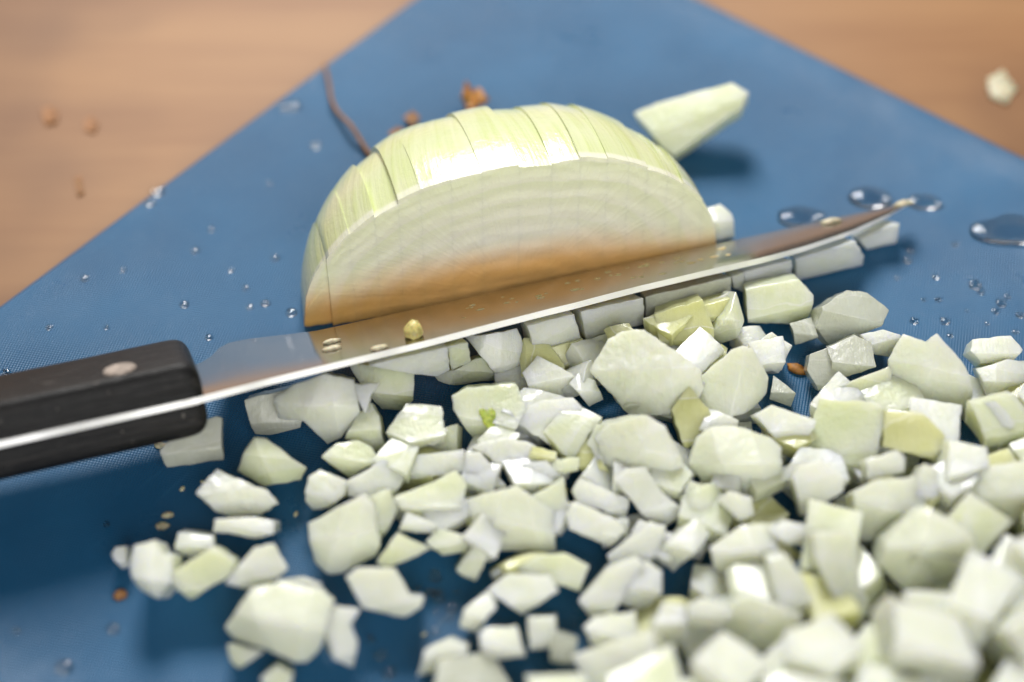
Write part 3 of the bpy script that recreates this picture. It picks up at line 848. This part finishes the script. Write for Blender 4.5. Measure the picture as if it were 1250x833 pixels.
P([(1002, 486), (1040, 489), (1066, 491), (1084, 499), (1070, 560), (1050, 596), (1010, 590), (978, 566), (990, 520)], 8, 'g', 38, -10, 'tall two-banded slab leaning at the left edge of the heap')
P([(1084, 502), (1128, 504), (1156, 532), (1142, 562), (1110, 556), (1080, 545)], 7, 'y', 36, 0, 'dull yellow rounded piece inside the heap below the notched slab')
P([(1091, 438), (1110, 406), (1136, 417), (1148, 406), (1156, 412), (1168, 428), (1182, 448), (1194, 476), (1192, 498), (1144, 500), (1098, 496)], 9, 'w', 36, 0, 'large notched white slab at the back rim of the heap')
P([(1185, 428), (1190, 414), (1238, 409), (1250, 427), (1240, 440), (1200, 444)], 8, 'w', 34, 0, 'speckled square block at the back rim of the heap')
P([(1196, 450), (1236, 438), (1275, 440), (1275, 480), (1212, 490)], 8, 'w', 32, 0, 'pale block in front of the speckled square block')
P([(1188, 494), (1218, 490), (1240, 516), (1234, 528), (1214, 530), (1196, 508)], 6, 'w', 32, 0, 'small pale piece in front of the notched slab')
P([(1120, 582), (1130, 566), (1147, 573), (1144, 610), (1116, 618)], 6, 'w', 30, 0, 'upright narrow block behind the wide rounded slab')
P([(1154, 600), (1160, 564), (1170, 538), (1212, 546), (1208, 572), (1186, 606)], 8, 'w', 34, 10, 'tall pale block standing in the heap beneath the small pale piece')
P([(1206, 572), (1250, 564), (1290, 566), (1290, 640), (1196, 642), (1184, 610)], 9, 'w', 30, 0, 'broad grey-white slab beside the tall pale block')
P([(1048, 602), (1072, 588), (1120, 582), (1138, 604), (1128, 630), (1088, 662), (1048, 664)], 9, 'w', 28, 0, 'wide rounded slab in the middle of the heap')
P([(920, 506), (944, 494), (996, 514), (982, 552), (948, 536)], 7, 'w', 30, 0, 'pale block behind the large many-sided chunk')
P([(846, 568), (856, 536), (874, 522), (900, 520), (948, 534), (962, 548), (960, 578), (956, 600), (940, 616), (920, 622), (868, 594)], 9, 'w', 34, 0, 'large many-sided pale chunk at the heap edge', bulge=.0012)
P([(877, 612), (890, 600), (920, 608), (922, 628), (904, 638)], 6, 'w', 20, 0, 'small bright white piece under the many-sided chunk')
P([(968, 584), (976, 568), (1004, 562), (1032, 584), (1030, 600), (1010, 612), (980, 632), (972, 610)], 7, 'w', 28, 0, 'bright white ragged piece beside the two-banded slab')
P([(868, 670), (910, 642), (952, 640), (952, 692), (910, 714), (876, 698)], 8, 'w', 26, 0, 'soft pale block in the heap below the small bright piece')
P([(938, 650), (960, 637), (996, 646), (982, 668), (962, 666)], 7, 'w', 24, 0, 'small white block beside the soft pale block')
P([(994, 650), (1040, 648), (1052, 670), (1054, 714), (1066, 736), (1060, 772), (1036, 768), (1012, 724), (996, 682)], 8, 'w', 28, 0, 'long vertical white slab in the front of the heap')
P([(1090, 662), (1136, 620), (1162, 632), (1198, 662), (1207, 692), (1190, 722), (1150, 742), (1110, 722), (1082, 692)], 10, 'w', 28, 0, 'biggest rounded slab in the front right of the heap', bulge=.0014)
P([(938, 684), (960, 678), (978, 700), (992, 738), (994, 772), (960, 772), (944, 724)], 8, 'w', 28, 0, 'upright white slab left of the long vertical slab')
P([(840, 740), (860, 731), (890, 738), (894, 750), (880, 772), (840, 764)], 8, 'w', 24, 0, 'white cube in front of the dark hollow')
P([(880, 746), (924, 730), (956, 740), (982, 752), (972, 802), (890, 802)], 9, 'w', 24, 0, 'broad white slab right of the white cube')
P([(796, 766), (810, 738), (838, 740), (838, 792), (804, 796)], 8, 'w', 28, 0, 'pale block left of the white cube')
P([(712, 766), (726, 754), (778, 748), (784, 802), (730, 806)], 8, 'w', 28, 0, 'flat block in front of the parallel strips')
P([(644, 754), (678, 754), (680, 792), (646, 794)], 8, 'w', 28, 0, 'upright cube at the front beside a blue gap')
P([(584, 774), (596, 768), (630, 766), (642, 802), (590, 812)], 8, 'w', 26, 0, 'flat front block beside the upright cube')
P([(518, 794), (546, 781), (572, 788), (566, 816), (508, 828)], 7, 'w', 24, 0, 'glossy outermost block on the front edge')
P([(672, 772), (706, 782), (702, 814), (672, 810)], 7, 't', 24, 0, 'glassy bluish block in front of the upright cube')

front = [(520, 835), (700, 805), (860, 800), (990, 775), (1060, 770), (1120, 750), (1200, 715), (1215, 640), (1340, 640), (1400, 980), (480, 980)]
for k in range(420):
    x, y = rn.uniform(480, 1400), rn.uniform(640, 980)
    if not inside(x, y, front): continue
    hz = heap_z(x, y); g = ground(x, y, hz)
    c = rn.choice('wwwgt')
    random_piece(g.x, g.y, c, rn.uniform(.0052, .0076), KIND[c] + ' dice strewn over the very front of the heap', KIND[c] + ' dice on the front of the heap', 38, limit=hz + .0085)
HEAP = False

# --- pieces behind the onion
P([(773, 134), (800, 122), (893, 98), (914, 112), (906, 130), (822, 186), (806, 176)], 5, 'g', 27, -20, 'pale wedge lying alone on the board behind the onion', flat=True)
P([(866, 252), (884, 246), (897, 260), (903, 287), (880, 294), (866, 296)], 4, 'w', 45, 10, 'small white slice beside the onion at the blade edge')

# ------------------------------------------------------------------ crumbs, root fibre, flakes
def blob(name, loc, r, mat, label, cat, group=None, flat=.5, seed=0, mw=None, squash=(1, 1)):
    bm = bmesh.new(); bmesh.ops.create_icosphere(bm, subdivisions=2, radius=1)
    for v in bm.verts:
        k = 1 + .35 * noise.noise(v.co * 1.6 + Vector((seed * 3.1, seed, 0)))
        v.co = Vector((v.co.x * r * k * squash[0], v.co.y * r * k * squash[1], max(-.25, v.co.z) * r * flat * k))
    zmin = min(v.co.z for v in bm.verts)
    for v in bm.verts: v.co.z -= zmin
    o = link_mesh(name, bm_mesh(name, bm), mat)
    if mw is not None: o.matrix_world = mw
    else:
        o.location = loc; o.rotation_euler = (0, 0, seed * 1.3)
    tag(o, label, cat, group); return o

def flake(name, px, z, mat, label, cat, t=.0004, curl=.0012, seed=1):
    c = ground(sum(p[0] for p in px) / len(px), sum(p[1] for p in px) / len(px), z)
    bm = bmesh.new(); poly = [ground(p[0], p[1], z) - c for p in px]
    vs = [bm.verts.new(p) for p in poly]; f = bm.faces.new(vs)
    ex = bmesh.ops.extrude_face_region(bm, geom=[f])
    bmesh.ops.translate(bm, vec=(0, 0, t), verts=[v for v in ex['geom'] if isinstance(v, bmesh.types.BMVert)])
    bmesh.ops.recalc_face_normals(bm, faces=bm.faces); bmesh.ops.triangulate(bm, faces=bm.faces[:])
    for _ in range(2): bmesh.ops.subdivide_edges(bm, edges=bm.edges[:], cuts=1); bmesh.ops.triangulate(bm, faces=[f for f in bm.faces if len(f.verts) > 3])
    for v in bm.verts: v.co.z += abs(noise.noise(v.co * 300 + Vector((seed, 0, 0)))) * curl
    o = link_mesh(name, bm_mesh(name, bm, 50), mat); o.location = c
    tag(o, label, cat); return o

def fibre(px, zs, r, label):
    pts = [ground(p[0], p[1], z) for p, z in zip(px, zs)]
    c0 = pts[0].copy()
    cu = bpy.data.curves.new('root_fibre', 'CURVE'); cu.dimensions = '3D'; cu.bevel_depth = r; cu.bevel_resolution = 2; cu.resolution_u = 6
    s = cu.splines.new('NURBS'); s.points.add(len(pts) - 1); s.use_endpoint_u = True; s.order_u = 3
    for i, p in enumerate(pts): s.points[i].co = (*(p - c0), 1); s.points[i].radius = 1 - .45 * i / len(pts)
    tmp = bpy.data.objects.new('tmp', cu); C.objects.link(tmp); bpy.context.view_layer.update()
    me = bpy.data.meshes.new_from_object(tmp.evaluated_get(bpy.context.evaluated_depsgraph_get()))
    bpy.data.objects.remove(tmp)
    for p in me.polygons: p.use_smooth = True
    o = link_mesh('root_fibre', me, M_fibre); o.location = c0
    tag(o, label, 'root fibre'); return o
fibre([(452, 190), (440, 172), (428, 152), (412, 138), (404, 122), (402, 100), (396, 78)], [.001, .0012, .003, .0012, .002, .002, .001], .00055, 'thin brown root fibre curling across the board behind the onion')
flake('skin_flake', [(563, 124), (568, 110), (580, 116), (598, 124), (592, 134), (572, 136)], .001, M_flake, 'orange scrap of onion skin poking up behind the onion', 'skin flake', curl=.004)
flake('skin_flake', [(474, 166), (484, 157), (493, 163), (486, 174)], .0005, M_fibre, 'small brown skin scrap beside the root fibre', 'skin flake')
flake('skin_flake', [(492, 146), (503, 138), (513, 147), (503, 156)], .0005, M_fibre, 'brown skin scrap behind the onion next to a smaller scrap', 'skin flake', seed=4)
blob('skin_crumb', ground(972, 452), .0014, M_flake, 'bright orange crumb on dark board between glassy pieces', 'crumb', seed=2, flat=.7, squash=(1.4, .8))
blob('skin_crumb', ground(147, 727), .0012, M_fibre, 'reddish brown crumb on the board beside the left cluster', 'crumb', seed=3)
zt = -.0044
flake('stain_spot', [(50, 136), (60, 130), (72, 138), (70, 150), (56, 153)], zt, M_spot, 'round orange spot on the wooden table', 'spot', t=.0003, curl=.0004)
flake('stain_spot', [(102, 148), (112, 143), (121, 152), (116, 163), (104, 160)], zt, M_spot, 'fainter orange spot on the table next to the round one', 'spot', t=.0002, curl=.0003)
flake('stain_spot', [(91, 218), (100, 216), (103, 236), (95, 240)], zt, M_fibre, 'brown grey spot on the table near the board edge', 'spot', t=.0003, curl=.0003)
blob('onion_crumb', ground(1222, 108, zt), .0034, M_pale, 'pale crumb on the wooden table beyond the board corner', 'crumb', seed=6, flat=.16, squash=(1.6, .9))
rc = random.Random(9)
for i in range(22):                                      # tiny bits scattered round the loose pieces
    x, y = rc.uniform(190, 560), rc.uniform(520, 810)
    g = ground(x, y)
    if HM[int((g.x - GX0) / CELL), int((g.y - GY0) / CELL)] > .0005: continue
    blob('onion_crumb', g, rc.uniform(.0004, .0011), M_pale, 'tiny pale onion crumb on the blue board among the loose pieces', 'crumb', 'tiny crumbs among the loose pieces', seed=30 + i, flat=.6, squash=(1.3, .8))
# crumbs lying on the blade
def on_blade(x, y):
    p = on_plane(x, y, tip + N * .0007, N); return p
def blade_mw(x, y, lift=0.0):
    p = on_blade(x, y); u_, w_ = (p - tip).dot(U), (p - tip).dot(S)
    wmax = float(np.interp(u_, su, sw)); th = .00012 + (TS - .00012) * max(0, min(1, w_ / wmax)) ** .8
    q = tip + U * u_ + S * w_ + N * (th + lift - w_ * math.sin(abs(twist(u_))))
    return Matrix(((U.x, S.x, N.x, q.x), (U.y, S.y, N.y, q.y), (U.z, S.z, N.z, q.z), (0, 0, 0, 1)))
blob('onion_crumb', None, .0019, plain('yellow_crumb', (.72, .62, .22), .4, .3), 'yellow onion crumb sticking to the blade by the spine', 'crumb', seed=8, flat=1.2, mw=blade_mw(506, 411))
for i, (x, y, r) in enumerate([(405, 426, .0012), (404, 417, .0011), (463, 426, .0011), (1014, 268, .0014), (1103, 249, .0014)]):
    blob('onion_crumb', None, r, M_pale, ['tan crumb on the blade where the onion is mirrored', 'tan crumb on the blade where the onion is mirrored', 'pale crumb on the blade beside the yellow crumb', 'tan crumb on the blade edge near the tip', 'white crumb on the very tip of the knife'][i], 'crumb', 'pair of tan crumbs on the blade' if i < 2 else None, seed=10 + i, flat=.5, mw=blade_mw(x, y), squash=(1.6, .7))

# ------------------------------------------------------------------ water
def drop_mesh(seed, flat=.42, irr=.12):
    bm = bmesh.new(); bmesh.ops.create_uvsphere(bm, u_segments=20, v_segments=14, radius=1)
    for v in bm.verts:
        k = 1 + irr * noise.noise(Vector((v.co.x, v.co.y, 0)) * 1.3 + Vector((seed * 5.3, 0, 0)))
        z = v.co.z
        v.co = Vector((v.co.x * k, v.co.y * k, z * flat * .7 if z > 0 else z * .06))
    for v in bm.verts: v.co.z += .05
    return bm_mesh('water_drop', bm)
DM = [drop_mesh(i, .42 + .05 * (i % 3), .12 + .1 * (i % 4)) for i in range(8)]
dcount = 0
def drop(x, y, r, label, group, sx=1.0, mw=None, me=None):
    global dcount
    o = bpy.data.objects.new('water_droplet' if me is None else 'juice_droplet', me or DM[dcount % 8]); C.objects.link(o)
    if not o.data.materials: o.data.materials.append(M_water)
    if mw is None:
        g = ground(x, y); o.matrix_world = Matrix.Translation(g) @ Matrix.Rotation(dcount * 1.1 if sx == 1 else 0, 4, 'Z') @ Matrix.Diagonal((r * sx, r, r, 1))
    else: o.matrix_world = mw @ Matrix.Diagonal((r * sx, r, r, 1))
    dcount += 1
    tag(o, label, 'water droplet', group)
rd = random.Random(77)
L1 = 'clear water droplet on the board beyond the heap near the knife tip'
for x, y, r in [(1112, 306, 1.0), (1108, 318, 1.1), (1142, 338, .9), (1145, 366, .8), (1190, 348, 1.5), (1197, 356, 1.0), (1222, 370, 1.3), (1216, 380, .9), (1230, 362, .8), (1154, 392, 1.2), (1116, 392, 1.0), (1160, 410, .7), (1245, 385, .9), (1166, 298, .8), (1128, 366, .6), (1240, 405, .7), (1205, 395, .6), (1180, 380, .5), (1095, 340, .6)]:
    drop(x, y, r * .0009, L1, 'droplets near the knife tip')
drop(1232, 284, .0042, 'wide water puddle on the board toward the board corner edge', None, 1.7)
drop(1062, 243, .0030, 'oval water puddle behind the knife tip', None, 1.5)
drop(1128, 248, .0022, 'small puddle right at the knife tip', None, 1.8)
drop(975, 266, .0028, 'flat puddle on the board behind the blade', None, 1.9)
L2 = 'blurred water droplet on the board left of the onion'
for x, y, r in [(358, 130, 1.8), (345, 132, 1.2), (192, 234, 1.7), (183, 248, 1.2), (238, 306, 1.0), (225, 372, 1.1), (324, 370, 1.1), (305, 375, .9), (336, 315, 1.0), (103, 340, 1.0), (258, 280, .8), (385, 178, 1.2), (300, 352, .8), (255, 412, .9), (356, 382, 1.3), (8, 455, 1.1), (150, 330, .7), (60, 400, .8), (130, 400, .7), (282, 330, .7), (330, 225, .7)]:
    drop(x, y, r * .0009, L2, 'droplets left of the onion')
L3 = 'tiny water droplet on the wet board in front of the triangles'
for i in range(46):
    x, y = rd.gauss(528, 26), rd.gauss(735, 30)
    if inside(x, y, [(490, 695), (560, 690), (560, 725), (540, 790), (470, 833), (440, 820), (500, 765), (524, 735)]):
        drop(x, y, rd.uniform(.4, 1.3) * .0009, L3, 'droplets on the wet front board')
for x, y, r in [(78, 815, 1.6), (138, 768, 1.3), (465, 800, 1.2), (475, 822, 1.3), (452, 780, .9), (20, 770, .8), (130, 640, .7)]:
    drop(x, y, r * .0009, 'water droplet on bare blue board at the front left', 'droplets at the front left')
DJ = [m.copy() for m in DM]
for m in DJ: m.materials.clear(); m.materials.append(M_juice)
L4 = 'tiny juice droplet beading on the polished blade'
for i in range(40):
    f = rd.random(); x = 560 + 330 * f; y = 397 - 80 * f - rd.uniform(6, 24)
    drop(x, y, rd.uniform(.25, .75) * .0008, L4, 'juice droplets on the blade', rd.uniform(1, 2), blade_mw(x, y, -.00003), DJ[i % 8])

print('pieces', len(pieces), 'drops', dcount, 'heap top', HM.max())
